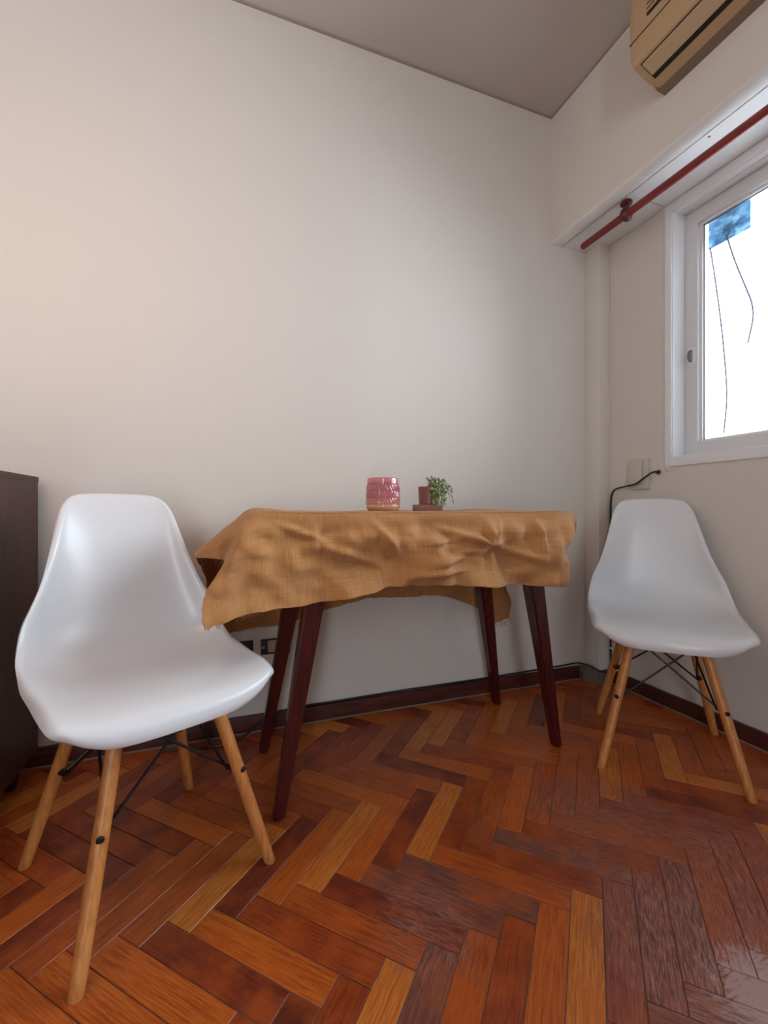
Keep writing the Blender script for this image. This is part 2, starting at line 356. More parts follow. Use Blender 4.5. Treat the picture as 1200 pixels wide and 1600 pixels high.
# planks whose own wood tone stands out, by a point on each
TONES = [(0.307, 0.813, 'D'), (0.237, 0.802, 'M'), (0.136, 0.781, 'R'), (-0.014, 0.823, 'D'), (0.036, 0.852, 'O'), (-0.152, 1.009, 'M'), (-0.07, 1.047, 'M'), (-0.004, 1.145, 'O'), (0.166, 1.04, 'O'), (0.226, 0.998, 'Y'), (0.31, 1.021, 'O'), (0.402, 1.022, 'D'), (0.475, 0.996, 'Y'), (0.6, 1.0, 'R'), (0.647, 0.983, 'M'), (0.06, 0.965, 'D'), (0.283, 1.211, 'O'), (0.204, 1.169, 'R'), (0.648, 1.212, 'O'), (0.481, 0.789, 'G'), (0.363, 0.848, 'G'), (0.633, 0.821, 'R'), (0.262, 0.665, 'Y'), (0.332, 0.665, 'G'), (0.387, 0.635, 'M'), (0.453, 0.621, 'R'), (0.525, 0.629, 'O'), (0.608, 0.623, 'Y'), (0.666, 0.602, 'W'), (0.737, 0.577, 'W'), (0.827, 0.583, 'G'), (-0.315, 0.867, 'O'), (-0.153, 0.829, 'O'), (-0.246, 0.944, 'M'), (-0.366, 1.299, 'D'), (-0.223, 1.379, 'R'), (-0.152, 1.199, 'D'), (-0.237, 1.145, 'D'), (0.102, 0.698, 'Y'), (0.734, 0.902, 'R'), (0.447, 0.669, 'M'), (0.958, 0.609, 'M'), (1.125, 0.674, 'R'), (0.763, 0.804, 'G'), (0.974, 0.891, 'R'), (1.223, 1.023, 'M'), (0.887, 1.009, 'M'), (0.557, 1.301, 'R'), (0.437, 1.27, 'M'), (0.436, 1.472, 'R'), (0.867, 1.189, 'M'), (0.757, 0.481, 'P'), (0.874, 0.503, 'P'), (0.663, 0.487, 'G')]
def tone_at(c, kind):
    for x, y, t in TONES:
        d = Vector((x, y, 0))-c; du, dv = (d.x-d.y)*R2, (d.x+d.y)*R2
        if kind == 1: du, dv = dv, du
        if abs(du) < PL/2 and abs(dv) < PW/2: return TONE[t]
    rt = random.Random(int(c.x*1000)*7919+int(c.y*1000)*31+kind)
    a = TONE[rt.choice('DRRRMMMMOOY')]; q = rt.uniform(0.88, 1.12); return (a[0]*q, a[1]*q, a[2]*q, 1)
planks.sort(key=lambda q: q[0].length)
cnt = 0
for c, kind in planks:
    rot = -math.pi/4 if kind == 0 else math.pi/4
    tilt = random.uniform(-0.0022, 0.0022)
    dz = random.uniform(-0.0007, 0.0002)
    Mx = Matrix.Translation((c.x, c.y, dz)) @ Matrix.Rotation(rot, 4, 'Z') @ Matrix.Rotation(tilt, 4, 'X')
    ext = PL*0.55
    cl = c.x+ext*0.75 > XR or c.x-ext*0.75 < XL or c.y+ext*0.75 > YB or c.y-ext*0.75 < YF
    if inview(c.x, c.y) and cnt < 298:
        if cl:
            bm = bmesh.new(); bm.from_mesh(PM); bm.transform(Mx); n = clip_and_keep(bm)
            if n < 4: bm.free(); continue
            bm.transform(Mx.inverted()); me = bpy.data.meshes.new('plank'); bm.to_mesh(me); bm.free(); me.materials.append(M_PARQ)
        else: me = PM
        o = bpy.data.objects.new('plank', me); COL.objects.link(o); o.parent = fl; o.matrix_local = Mx; o.color = tone_at(c, kind); cnt += 1
    else:
        bm = bmesh.new(); bm.from_mesh(PM); bm.transform(Mx)
        if cl: clip_and_keep(bm)
        me = bpy.data.meshes.new('t'); bm.to_mesh(me); bm.free(); rest.from_mesh(me); bpy.data.meshes.remove(me)
ro = link('parquet_remainder', rest, M_PARQ2, fl); ro['kind'] = 'stuff'
print('planks', cnt)
# baseboards
def baseboard(name, r, label):
    o = struct(boxo(name, r, M_BASE, None, 0.003), label, 'baseboard'); return o
b1 = baseboard('baseboard_back', (XL, 1.560, YB-0.016, YB, 0, 0.058), 'dark reddish-brown baseboard below the back wall')
M_DUST = mat('grey_filler', srgb(128, 112, 100), 0.9)
bm = bmesh.new(); prism(bm, [(0, 0), (0.006, 0), (0, 0.004)], XL, 1.56)
bm.transform(Matrix(((0, 1, 0, 0), (-1, 0, 0, YB-0.016), (0, 0, 1, 0), (0, 0, 0, 1)))); link('filler_bead', bm, M_DUST, b1)
b2 = baseboard('baseboard_right', (XR-0.016, XR, YF, 1.54, 0, 0.058), 'dark baseboard below the window wall')
bm = bmesh.new(); prism(bm, [(XR-0.016, 0), (XR-0.022, 0), (XR-0.016, 0.004)], YF, 1.54); link('filler_bead', bm, M_DUST, b2)
bm = bmesh.new(); rr = random.Random(3)
pts = [(1.560, YB-0.014), (1.560, 1.600), (1.594, 1.545), (1.662, 1.541), (XR, 1.541), (XR, 1.556), (1.609, 1.556), (1.609, YB), (1.570, YB)]
a = [bm.verts.new((x, y, 0)) for x, y in pts]; b = [bm.verts.new((x+rr.uniform(-.004, .004), y+rr.uniform(-.003, .003), 0.05+rr.uniform(-.014, .012))) for x, y in pts]
for i in range(len(pts)): bm.faces.new((a[i], a[(i+1) % len(pts)], b[(i+1) % len(pts)], b[i]))
bm.faces.new(b)
bmesh.ops.recalc_face_normals(bm, faces=bm.faces)
struct(link('trim_5', bm, mat('rough_mortar', srgb(110, 98, 88), 0.95)), 'rough grey mortar at the foot of the pipe column', 'trim')
# ------------------------------------------------------------------ chairs
def catmull(P, t):
    n = len(P)-1; x = min(max(t, 0), 0.99999)*n; i = int(x); f = x-i
    a, b, c, d = P[max(i-1, 0)], P[i], P[i+1], P[min(i+2, n)]
    return tuple(0.5*((2*b[k])+(-a[k]+c[k])*f+(2*a[k]-5*b[k]+4*c[k]-d[k])*f*f+(-a[k]+3*b[k]-3*c[k]+d[k])*f**3) for k in range(len(a)))
#        y      z     halfw  rise   fwd
PROF = [(0.226, 0.386, 0.138, 0.004, -0.022),
        (0.229, 0.399, 0.170, 0.006, -0.026),
        (0.224, 0.416, 0.194, 0.010, -0.024),
        (0.200, 0.430, 0.209, 0.011, -0.010),
        (0.140, 0.434, 0.217, 0.017, 0.0),
        (0.070, 0.428, 0.221, 0.027, 0.0),
        (0.000, 0.421, 0.227, 0.040, 0.0),
        (-0.065, 0.418, 0.227, 0.052, 0.006),
        (-0.120, 0.424, 0.228, 0.064, 0.018),
        (-0.160, 0.444, 0.223, 0.072, 0.036),
        (-0.186, 0.478, 0.214, 0.068, 0.050),
        (-0.201, 0.520, 0.200, 0.054, 0.056),
        (-0.211, 0.570, 0.184, 0.038, 0.054),
        (-0.221, 0.630, 0.168, 0.024, 0.048),
        (-0.233, 0.695, 0.153, 0.012, 0.040),
        (-0.246, 0.755, 0.141, 0.002, 0.032),
        (-0.258, 0.796, 0.132, -0.004, 0.025),
        (-0.268, 0.818, 0.121, -0.007, 0.018),
        (-0.277, 0.829, 0.106, -0.008, 0.012),
        (-0.289, 0.831, 0.088, -0.006, 0.008),
        (-0.296, 0.826, 0.080, -0.005, 0.008)]
def shell_mesh():
    bm = bmesh.new(); S, T = 64, 40; rows = []
    for i in range(S+1):
        y, z, w, rise, fw = catmull(PROF, i/S); w *= 0.965
        # normal of the centre profile, for the rolled rim
        y2, z2 = catmull(PROF, min(i/S+0.01, 1))[:2]; y1, z1 = catmull(PROF, max(i/S-0.01, 0))[:2]
        t = Vector((y2-y1, z2-z1)).normalized(); nrm = Vector((-t.y, t.x))      # towards the outside (down/back)
        ef = min(1, 0.45+i/S*2.0)*min(1, (1-i/S)*14)
        row = []
        for j in range(T+1):
            q = -1+2*j/T; a = abs(q); e = a**2.6
            X = w*(math.sin(q*1.30)/math.sin(1.30))
            roll = max(0, (a-0.84)/0.16)**1.8*0.018*ef
            row.append(bm.verts.new((X, y+fw*e+nrm.x*roll*0.8, z+rise*e+nrm.y*roll)))
        rows.append(row)
    for i in range(S):
        for j in range(T): bm.faces.new((rows[i][j], rows[i][j+1], rows[i+1][j+1], rows[i+1][j]))
    return bm
FX, FY = 0.184, 0.197
TX, TY, TZ = 0.092, 0.105, 0.392
def make_chair(label):
    t = thing('moulded_chair', label, 'chair', group='white moulded chairs')
    o = link('seat_shell', shell_mesh(), M_WHITE, t, True)
    md = o.modifiers.new('s', 'SOLIDIFY'); md.thickness = 0.007; md.offset = 0; md.use_rim = True
    md = o.modifiers.new('b', 'BEVEL'); md.width = 0.0025; md.segments = 2; md.limit_method = 'ANGLE'; md.angle_limit = 1.0
    for sx, sy in ((-1, 1), (1, 1), (-1, -1), (1, -1)):
        foot = Vector((sx*FX, sy*FY, 0)); top = Vector((sx*TX, sy*TY, TZ)); d = top-foot
        bm = bmesh.new(); n = 20; rings = []
        for h, r in ((0.0, 0.0105), (0.006, 0.0118), (0.08, 0.0124), (0.30, 0.0136), (0.7, 0.0140), (1.0, 0.0140)):
            p = foot+d*h
            rings.append([bm.verts.new((p.x+r*math.cos(2*math.pi*i/n)*1.03, p.y+r*math.sin(2*math.pi*i/n)*1.03, p.z)) for i in range(n)])
        for a, b in zip(rings, rings[1:]):
            for i in range(n): bm.faces.new((a[i], a[(i+1) % n], b[(i+1) % n], b[i]))
        bm.faces.new(rings[0][::-1]); bm.faces.new(rings[-1])
        lg = smart(link('leg', bm, M_LEG, t))
        # bolt through the leg, on the outward side and on the front side
        mid = foot+d*0.54
        bm = bmesh.new(); out = Vector((sx*0.35, sy*0.94, 0)).normalized()
        tube(bm, [mid+out*0.008, mid+out*0.0145, mid+out*0.0162], [0.0068, 0.0068, 0.0045], 14)
        smart(link('bolt', bm, M_BLACK, lg))
        bm = bmesh.new(); tube(bm, [mid-out*0.010, mid-out*0.024, mid-out*0.026], [0.0075, 0.0075, 0.004], 10)
        smart(link('nut', bm, M_BLACK, lg))
    P = lambda sx, sy, h: Vector((sx*(FX+(TX-FX)*h), sy*(FY+(TY-FY)*h), TZ*h))
    inn = 0.020
    q = lambda sx, sy, h: P(sx, sy, h)-Vector((sx*inn*0.7, sy*inn, 0))
    for a, b in (((-1, 1), (1, 1)), ((1, 1), (1, -1)), ((1, -1), (-1, -1)), ((-1, -1), (-1, 1))):
        for u, v in ((a, b), (b, a)):
            bm = bmesh.new(); off = Vector((0, 0, 0.004 if u == a else -0.004))
            tube(bm, [q(*u, 0.54)+off, q(*v, 0.97)+off*0.5], 0.0030, 8); smart(link('brace_rod', bm, M_BLACK, t))
    # under-seat steel frame and mounts
    bm = bmesh.new()
    c4 = [P(sx, sy, 0.97) for sx, sy in ((-1, 1), (1, 1), (1, -1), (-1, -1))]
    for i in range(4): tube(bm, [c4[i], c4[(i+1) % 4]], 0.006, 8)
    for sx, sy in ((-1, 1), (1, 1), (1, -1), (-1, -1)):
        tube(bm, [P(sx, sy, 0.965), P(sx, sy, 1.0)], 0.0155, 14)
        tube(bm, [P(sx, sy, 0.99), Vector((sx*0.10, sy*0.10-0.01, 0.421))], [0.006, 0.012], 10)
    smart(link('under_frame', bm, M_BLACK, t))
    return t
def copy_tree(o, parent=None):
    c = o.copy(); COL.objects.link(c); c.parent = parent
    for ch in o.children: copy_tree(ch, c)
    return c
ch = make_chair('white moulded plastic chair on wooden dowel legs, left of the table beside the dark cabinet')
ch2 = copy_tree(ch)
def rot_for(fx, fy): return math.atan2(fy, fx)-math.pi/2
ch.location = (-0.163, 1.098, 0); ch.rotation_euler.z = math.radians(-61)-math.pi/2
ch2.location = (1.351, 1.049, 0); ch2.rotation_euler.z = math.radians(-135)-math.pi/2
for c_h in ch.children:
    if c_h.name.startswith('seat_shell'): c_h.rotation_euler.z = math.radians(-4.5)   # this shell sits slightly askew on its base
ch2['label'] = 'white moulded plastic chair on wooden dowel legs, right of the table under the window'
# ------------------------------------------------------------------ table
tb = thing('dining_table', 'low dark mahogany table on four splayed tapered legs under burlap', 'table', (0.585, 1.32, 0))
def L(o): return o
bm = bmesh.new(); box(bm, 0.06-0.585, 1.012-0.585, 1.11-1.32, 1.55-1.32, 0.757, 0.779, 0.006); smart(link('tabletop', bm, M_TABLE, tb))
bm = bmesh.new()
for r in ((0.24-0.585, 0.94-0.585, -0.135, -0.115, 0.69, 0.757), (0.24-0.585, 0.94-0.585, 0.135, 0.155, 0.69, 0.757), (0.235-0.585, 0.255-0.585, -0.13, 0.15, 0.69, 0.757), (0.925-0.585, 0.945-0.585, -0.13, 0.15, 0.69, 0.757)): box(bm, *r)
link('apron', bm, M_TABLE, tb)
for (fx, fy), (tx, ty) in (((0.126, 1.150), (0.262, 1.200)), ((1.044, 1.190), (0.925, 1.205)), ((0.115, 1.486), (0.25, 1.455)), ((1.040, 1.530), (0.90, 1.460))):
    bm = bmesh.new(); a = Vector((fx-0.585, fy-1.32, 0)); b = Vector((tx-0.585, ty-1.32, 0.757)); rings = []
    for h in (0, 1):
        p = a+(b-a)*h; r = 0.0145+(0.0310-0.0145)*h
        rings.append([bm.verts.new((p.x+ux*r, p.y+uy*r, p.z)) for ux, uy in ((-1, -1), (1, -1), (1, 1), (-1, 1))])
    for i in range(4): bm.faces.new((rings[0][i], rings[0][(i+1) % 4], rings[1][(i+1) % 4], rings[1][i]))
    bm.faces.new(rings[0][::-1]); bm.faces.new(rings[1])
    bmesh.ops.bevel(bm, geom=bm.edges[:], offset=0.004, segments=2, affect='EDGES'); smart(link('leg', bm, M_TABLE, tb))
# ------------------------------------------------------------------ burlap tablecloth
ZT = 0.7835
# control net: rows from the front hem to the back hem, columns from the left hem to the right hem
CX = [(-0.055, 0.0), (0.005, 0), (0.052, 0), (0.20, 0), (0.38, 0), (0.56, 0), (0.74, 0), (0.92, 0), (1.062, 0), (1.095, 0), (1.10, 0)]
NET = [
 # front hem
 [(-.043, 1.020, .535), (-.010, 1.030, .542), (.045, 1.045, .552), (.18, 1.065, .558), (.37, 1.062, .582), (.52, 1.076, .588), (.68, 1.060, .578), (.84, 1.074, .568), (.985, 1.085, .553), (1.000, 1.14, .568), (.990, 1.22, .58)],
 [(-.047, 1.040, .595), (-.014, 1.042, .605), (.042, 1.050, .625), (.18, 1.066, .645), (.37, 1.096, .650), (.52, 1.060, .660), (.68, 1.094, .655), (.84, 1.066, .650), (.990, 1.080, .645), (1.022, 1.14, .645), (1.010, 1.22, .64)],
 [(-.020, 1.058, .640), (.006, 1.055, .668), (.046, 1.066, .705), (.18, 1.098, .722), (.37, 1.078, .722), (.52, 1.100, .728), (.68, 1.080, .725), (.84, 1.098, .722), (.998, 1.088, .718), (1.081, 1.15, .705), (1.076, 1.23, .67)],
 [(-.004, 1.118, .668), (.014, 1.102, .712), (.054, 1.094, .768), (.18, 1.102, .776), (.37, 1.102, .776), (.52, 1.102, .776), (.68, 1.102, .776), (.84, 1.102, .777), (1.004, 1.104, .777), (1.098, 1.16, .748), (1.108, 1.25, .700)],
 [(-.060, 1.180, .672), (-.050, 1.176, .694), (.060, 1.125, ZT), (.18, 1.118, ZT+.001), (.37, 1.118, ZT), (.52, 1.118, ZT), (.68, 1.118, ZT), (.84, 1.118, ZT+.001), (1.006, 1.122, ZT+.002), (1.096, 1.18, .760), (1.121, 1.27, .700)],
 [(-.062, 1.260, .660), (-.050, 1.256, .690), (.060, 1.23, ZT), (.18, 1.23, ZT), (.37, 1.23, ZT), (.52, 1.23, ZT), (.68, 1.23, ZT), (.84, 1.23, ZT), (1.006, 1.24, ZT+.001), (1.062, 1.27, .750), (1.085, 1.30, .670)],
 [(-.056, 1.38, .600), (-.048, 1.38, .665), (.060, 1.38, ZT), (.18, 1.38, ZT), (.37, 1.38, ZT), (.52, 1.38, ZT), (.68, 1.38, ZT), (.84, 1.38, ZT+.001), (1.006, 1.38, ZT+.001), (1.052, 1.38, .735), (1.062, 1.38, .62)],
 [(-.042, 1.50, .500), (-.038, 1.50, .630), (.060, 1.52, ZT), (.18, 1.53, ZT), (.37, 1.53, ZT), (.52, 1.53, ZT+.003), (.68, 1.53, ZT+.004), (.84, 1.53, ZT+.003), (1.006, 1.52, ZT), (1.052, 1.48, .72), (1.060, 1.46, .58)],
 [(-.028, 1.55, .460), (-.030, 1.560, .600), (.062, 1.562, .758), (.18, 1.560, .768), (.37, 1.560, .768), (.52, 1.560, .768), (.68, 1.560, .768), (.84, 1.560, .768), (1.004, 1.562, .758), (1.055, 1.545, .66), (1.066, 1.52, .52)],
 [(-.024, 1.565, .400), (.004, 1.575, .500), (.070, 1.575, .580), (.18, 1.572, .60), (.37, 1.577, .62), (.52, 1.570, .63), (.68, 1.577, .62), (.84, 1.572, .60), (1.015, 1.580, .54), (1.078, 1.570, .44), (1.115, 1.545, .41)],
 [(-.020, 1.57, .360), (.016, 1.585, .368), (.080, 1.585, .375), (.18, 1.572, .390), (.37, 1.582, .432), (.52, 1.565, .455), (.68, 1.585, .452), (.84, 1.570, .440), (1.015, 1.590, .365), (1.078, 1.580, .312), (1.125, 1.555, .335)],
]
def net(a, b):
    rows = [catmull(r, a) for r in NET]; return Vector(catmull(rows, b))
def pinch(p, c, r, amp, k, ph):
    """radiating creases around a point on the front drape"""
    dx, dz = p.x-c[0], p.z-c[1]; d = math.hypot(dx, dz); th = math.atan2(dz, dx)
    return amp*math.sin(k*th+ph)*math.exp(-(d/r)**2)*min(1, d/0.02)
def crease(p, a, b, w, amp):
    A = Vector(a); B = Vector(b); P = Vector((p.x, p.z)); ab = B-A; t = max(0, min(1, (P-A).dot(ab)/ab.length_squared))
    d = (P-(A+ab*t)).length; return amp*math.exp(-(d/w)**2)*math.sin(math.pi*min(1, max(0.12, t*0.88+0.1)))
NA, NB = 330, 300
bm = bmesh.new(); uvl = bm.loops.layers.uv.new('UVMap'); vs = []; rr = random.Random(5)
def hemn(t, sd): return noise.noise((t*40, sd, 0))*0.0035+noise.noise((t*11, sd+7, 0))*0.006
for j in range(NB+1):
    b = j/NB; row = []
    for i in range(NA+1):
        a = i/NA; p = net(a, b)
        fw = max(0, min(1, (0.775-p.z)/0.05))
        n1 = noise.noise((p.x*7, p.y*5, p.z*9)); n2 = noise.noise((p.x*19, p.y*14, p.z*22)); n3 = noise.noise((p.x*50, p.y*50, p.z*50))
        if p.y < 1.13:
            disp = n1*0.030+n2*0.013+n3*0.0012
            disp += pinch(p, (0.705, 0.690), 0.075, 0.009, 5, 0.7)+pinch(p, (0.215, 0.715), 0.10, 0.005, 3, 2.0)
            disp += crease(p, (0.22, 0.715), (0.10, 0.765), 0.010, 0.016)+crease(p, (0.22, 0.70), (0.36, 0.655), 0.014, 0.020)
            disp += crease(p, (0.71, 0.695), (0.54, 0.745), 0.011, 0.018)+crease(p, (0.70, 0.685), (0.50, 0.640), 0.013, 0.020)
            disp += crease(p, (0.71, 0.69), (0.90, 0.635), 0.013, 0.018)+crease(p, (0.36, 0.765), (0.45, 0.650), 0.012, 0.015)
            disp += crease(p, (0.46, 0.612), (0.66, 0.632), 0.010, 0.014)+crease(p, (0.72, 0.70), (0.76, 0.775), 0.010, 0.012)
            disp += crease(p, (0.88, 0.77), (0.885, 0.66), 0.012, 0.012)+crease(p, (0.50, 0.700), (0.63, 0.712), 0.009, 0.012)
            disp -= crease(p, (0.24, 0.73), (0.33, 0.745), 0.022, 0.014)+crease(p, (0.56, 0.675), (0.68, 0.660), 0.010, 0.013)+crease(p, (0.27, 0.66), (0.40, 0.625), 0.012, 0.012)
            p.y -= disp*1.55*fw
        elif p.y > 1.54:
            p.y += max(-0.01, min(0.035, (n1*0.028+n2*0.010)))*fw
        else:
            if fw > 0: p.x += (n1*0.014+n2*0.005)*fw*(-1 if p.x < 0.5 else 1)
        if fw < 1: p.z += (1-fw)*(max(0, n2)*0.0022+max(0, n1)*0.003)
        # ragged cut hems
        if j < 3: p.z += hemn(a, 1)*(3-j)/3
        if j > NB-3: p.z += hemn(a, 2)*(j-NB+3)/3
        if i < 3: p.x += hemn(b, 3)*(3-i)/3
        if i > NA-3: p.z += hemn(b, 4)*(i-NA+3)/3
        row.append(bm.verts.new(p))
    vs.append(row)
for j in range(NB):
    for i in range(NA):
        f = bm.faces.new((vs[j][i], vs[j][i+1], vs[j+1][i+1], vs[j+1][i]))
        for lp, (aa, bb) in zip(f.loops, ((i, j), (i+1, j), (i+1, j+1), (i, j+1))): lp[uvl].uv = (aa/NA*1.45, bb/NB*1.05)
cl = link('tablecloth', bm, M_BURLAP, None, True)
md = cl.modifiers.new('s', 'SOLIDIFY'); md.thickness = 0.0016; md.offset = 1
tag(cl, 'wrinkled brown burlap cloth draped over the dark table', 'tablecloth')
# loose threads at the hems
bm = bmesh.new(); rr = random.Random(11)
for q in range(150):
    if q < 60: a, b = rr.random(), 0.0
    elif q < 95: a, b = 0.0, rr.random()
    else: a, b = (rr.uniform(0.85, 1.0), 1.0) if q < 135 else (rr.random(), 1.0)
    p = net(a, b); L0 = rr.uniform(0.004, 0.014)*(1.6 if q > 95 else 1)
    dx = rr.uniform(-0.5, 0.5)*L0; dy = rr.uniform(-0.3, 0.3)*L0
    tube(bm, [p+Vector((0, 0, 0.002)), p+Vector((dx*0.5, dy, -L0*0.5)), p+Vector((dx, dy*1.5, -L0))], 0.00035, 4, False)
fr = link('frayed_threads', bm, M_BURLAP, cl); fr['kind'] = 'stuff'
# ------------------------------------------------------------------ pink pot on the table
def pot_mat():
    m = mat('pink_glaze', srgb(186, 92, 100), 0.16, coat=0.5); k = N(m); sep = k.n('ShaderNodeSeparateXYZ'); k.l(k.obj(), sep.inputs[0])
    z = k.math('ADD', sep.outputs[2], k.math('MULTIPLY', k.noise(k.obj(), 60, 2), 0.006))
    c = k.ramp(k.math('MULTIPLY', z, 10), [(0.16, srgb(206, 160, 124)), (0.26, srgb(194, 132, 114)), (0.40, srgb(176, 100, 104)), (0.9, srgb(172, 98, 106)), (1.0, srgb(200, 130, 134))])
    k.l(c, k.b.inputs['Base Color']); return m
pot = thing('planter_pot', 'glazed pink ceramic pot with chevron relief on the burlap', 'pot', (0.478, 1.335, 0.7872))
def relief(t, z):
    r = 0.0
    for z0 in (0.083, 0.062, 0.041, 0.020): r -= 0.0011*math.exp(-((z-z0)/0.0011)**2)
    band = int((z-0.020)/0.021) if 0.022 < z < 0.083 else -1
    if band >= 0:
        zz = (z-0.020)/0.021-band
        ph = t*34+(zz*1.1 if band % 2 == 0 else -zz*1.1)
        if band != 2 or True: r += 0.0014*(math.sin(math.pi*ph)**2)*math.sin(math.pi*zz)**0.4
    return r
prof = []
for (z) in [q*0.0015 for q in range(0, 69)]:
    if z < 0.014: r = 0.046+0.0085*math.sin(z/0.014*math.pi/2)
    else: r = 0.0545-0.0040*((z-0.014)/0.09)**2
    prof.append((r, z))
prof += [(0.0500, 0.1045), (0.0485, 0.1055), (0.0470, 0.1045), (0.0465, 0.09), (0.0465, 0.02)]
bm = bmesh.new(); lathe(bm, prof, 240, rf=lambda t, z: relief(t, z)); link('pot_body', bm, pot_mat(), pot, True)
# the second, smaller pot with ivy
blk = boxo('wooden_coaster', (-0.047, 0.047, -0.045, 0.045, 0, 0.021), wood('pale_block', srgb(158, 118, 96), srgb(128, 92, 74), 0.6, axis=0), None, 0.002)
blk.location = (0.640, 1.345, 0.7872); tag(blk, 'small brown wooden block under the ivy pot', 'coaster')
blk.rotation_euler.z = math.radians(-20)
pl = thing('potted_ivy', 'small mauve pot with trailing green ivy on a wooden block', 'plant', (0.646, 1.345, 0.8082))
bm = bmesh.new(); lathe(bm, [(0.030, 0), (0.033, 0.002), (0.0345, 0.03), (0.036, 0.058), (0.0365, 0.060), (0.033, 0.060), (0.032, 0.052)], 40, rf=lambda t, z: -0.0008*math.exp(-((z-0.020)/0.001)**2)-0.0008*math.exp(-((z-0.040)/0.001)**2))
smart(link('pot', bm, mat('mauve_glaze', srgb(134, 84, 78), 0.35), pl))
bm = bmesh.new(); lathe(bm, [(0.0325, 0.048), (0.0325, 0.053), (0.002, 0.056)], 24); link('soil', bm, mat('soil', srgb(58, 42, 30), 0.95), pl)
def leaf_mat():
    m = mat('ivy_leaf', srgb(92, 130, 52), 0.45); k = N(m); g = k.noise(k.obj(), 70, 2)
    k.l(k.ramp(g, [(0.35, srgb(60, 84, 50)), (0.5, srgb(108, 132, 88)), (0.64, srgb(176, 192, 116))]), k.b.inputs['Base Color']); return m
rr = random.Random(21); stems = bmesh.new(); leaves = bmesh.new()
def leaf(p, nrm, up, s):
    nrm = nrm.normalized(); u = (up-nrm*up.dot(nrm)).normalized(); w = nrm.cross(u)
    pts = [(0, 0), (0.42, 0.10), (0.30, 0.42), (0.62, 0.52), (0.22, 0.70), (0, 1.15), (-0.22, 0.70), (-0.62, 0.52), (-0.30, 0.42), (-0.42, 0.10)]
    vv = [leaves.verts.new(p+w*(x*s)+u*(y*s)+nrm*(-abs(x)*0.25*s)) for x, y in pts]
    cc = leaves.verts.new(p+u*(0.45*s)+nrm*0.1*s)
    for i in range(len(vv)): leaves.faces.new((vv[i], vv[(i+1) % len(vv)], cc))
# the camera sees this side; runners spill over the rim toward the viewer's right
for q in range(26):
    ang = rr.uniform(-1.9, 0.35); out = Vector((math.cos(ang), math.sin(ang), 0)); hgt = rr.uniform(0.004, 0.030); reach = rr.uniform(0.038, 0.078)
    drop = rr.uniform(0.0, 0.064)
    P = [Vector((out.x*0.008, out.y*0.008, 0.054)), Vector((out.x*0.022, out.y*0.022, 0.062+hgt*0.8)), Vector((out.x*reach*0.85, out.y*reach*0.85, 0.060+hgt*0.45)), Vector((out.x*reach, out.y*reach, 0.056-drop*0.5)), Vector((out.x*(reach+0.004), out.y*(reach+0.004), 0.052-drop))]
    path = smooth_path(P, 4); tube(stems, path, 0.0006, 5, False)
    for kq in range(3, len(path)):
        if rr.random() < 0.72:
            dirv = (out+Vector((rr.uniform(-.8, .8), rr.uniform(-.8, .8), rr.uniform(-.2, .9))))
            p = path[kq]+Vector((rr.uniform(-.003, .003), rr.uniform(-.003, .003), rr.uniform(-.002, .003)))
            leaf(p, dirv, Vector((rr.uniform(-1, 1), rr.uniform(-1, 1), rr.uniform(-1, 0.6))), rr.uniform(0.007, 0.0125))
for q in range(34):   # crown
    p = Vector((rr.uniform(-0.006, 0.040), rr.uniform(-0.03, 0.02), rr.uniform(0.060, 0.092)))
    leaf(p, Vector((rr.uniform(-.6, .8), -1, rr.uniform(-.3, .8))), Vector((rr.uniform(-1, 1), rr.uniform(-.4, .4), rr.uniform(-.4, 1))), rr.uniform(0.006, 0.010))
    tube(stems, [(0.004, 0, 0.054), p], 0.0005, 4, False)
link('stems', stems, mat('ivy_stem', srgb(110, 104, 60), 0.6), pl)
fo = link('foliage', leaves, leaf_mat(), pl); fo['kind'] = 'stuff'
# ------------------------------------------------------------------ sockets on the back wall
for k_, (x0, lab) in enumerate(((-0.012, 'black wall socket plate nearest the left chair, behind its seat'), (0.118, 'black wall socket plate half hidden behind the rear left table leg'))):
    s_ = thing('wall_socket', lab, 'socket', (x0, YB, 0.268))
    bm = bmesh.new(); box(bm, 0, 0.104, -0.008, 0, 0, 0.056, 0.003); smart(link('plate', bm, M_RUBBER, s_))
    if k_ == 1:
        bm = bmesh.new(); box(bm, 0.024, 0.064, -0.0105, -0.006, 0.008, 0.050, 0.001); link('blank_module', bm, mat('cream_module', srgb(178, 160, 140), 0.5), s_)
        bm = bmesh.new(); box(bm, 0.002, 0.014, -0.0095, -0.006, 0.022, 0.032, 0.001); link('indicator', bm, mat('silver_dot', srgb(150, 140, 135), 0.4), s_)
    else:
        bm = bmesh.new()
        for xx in (0.030, 0.050, 0.074, 0.092): tube(bm, [(xx, -0.0095, 0.028), (xx, -0.007, 0.028)], 0.006, 12)
        link('socket_holes', bm, mat('socket_recess', srgb(40, 36, 36), 0.7), s_)
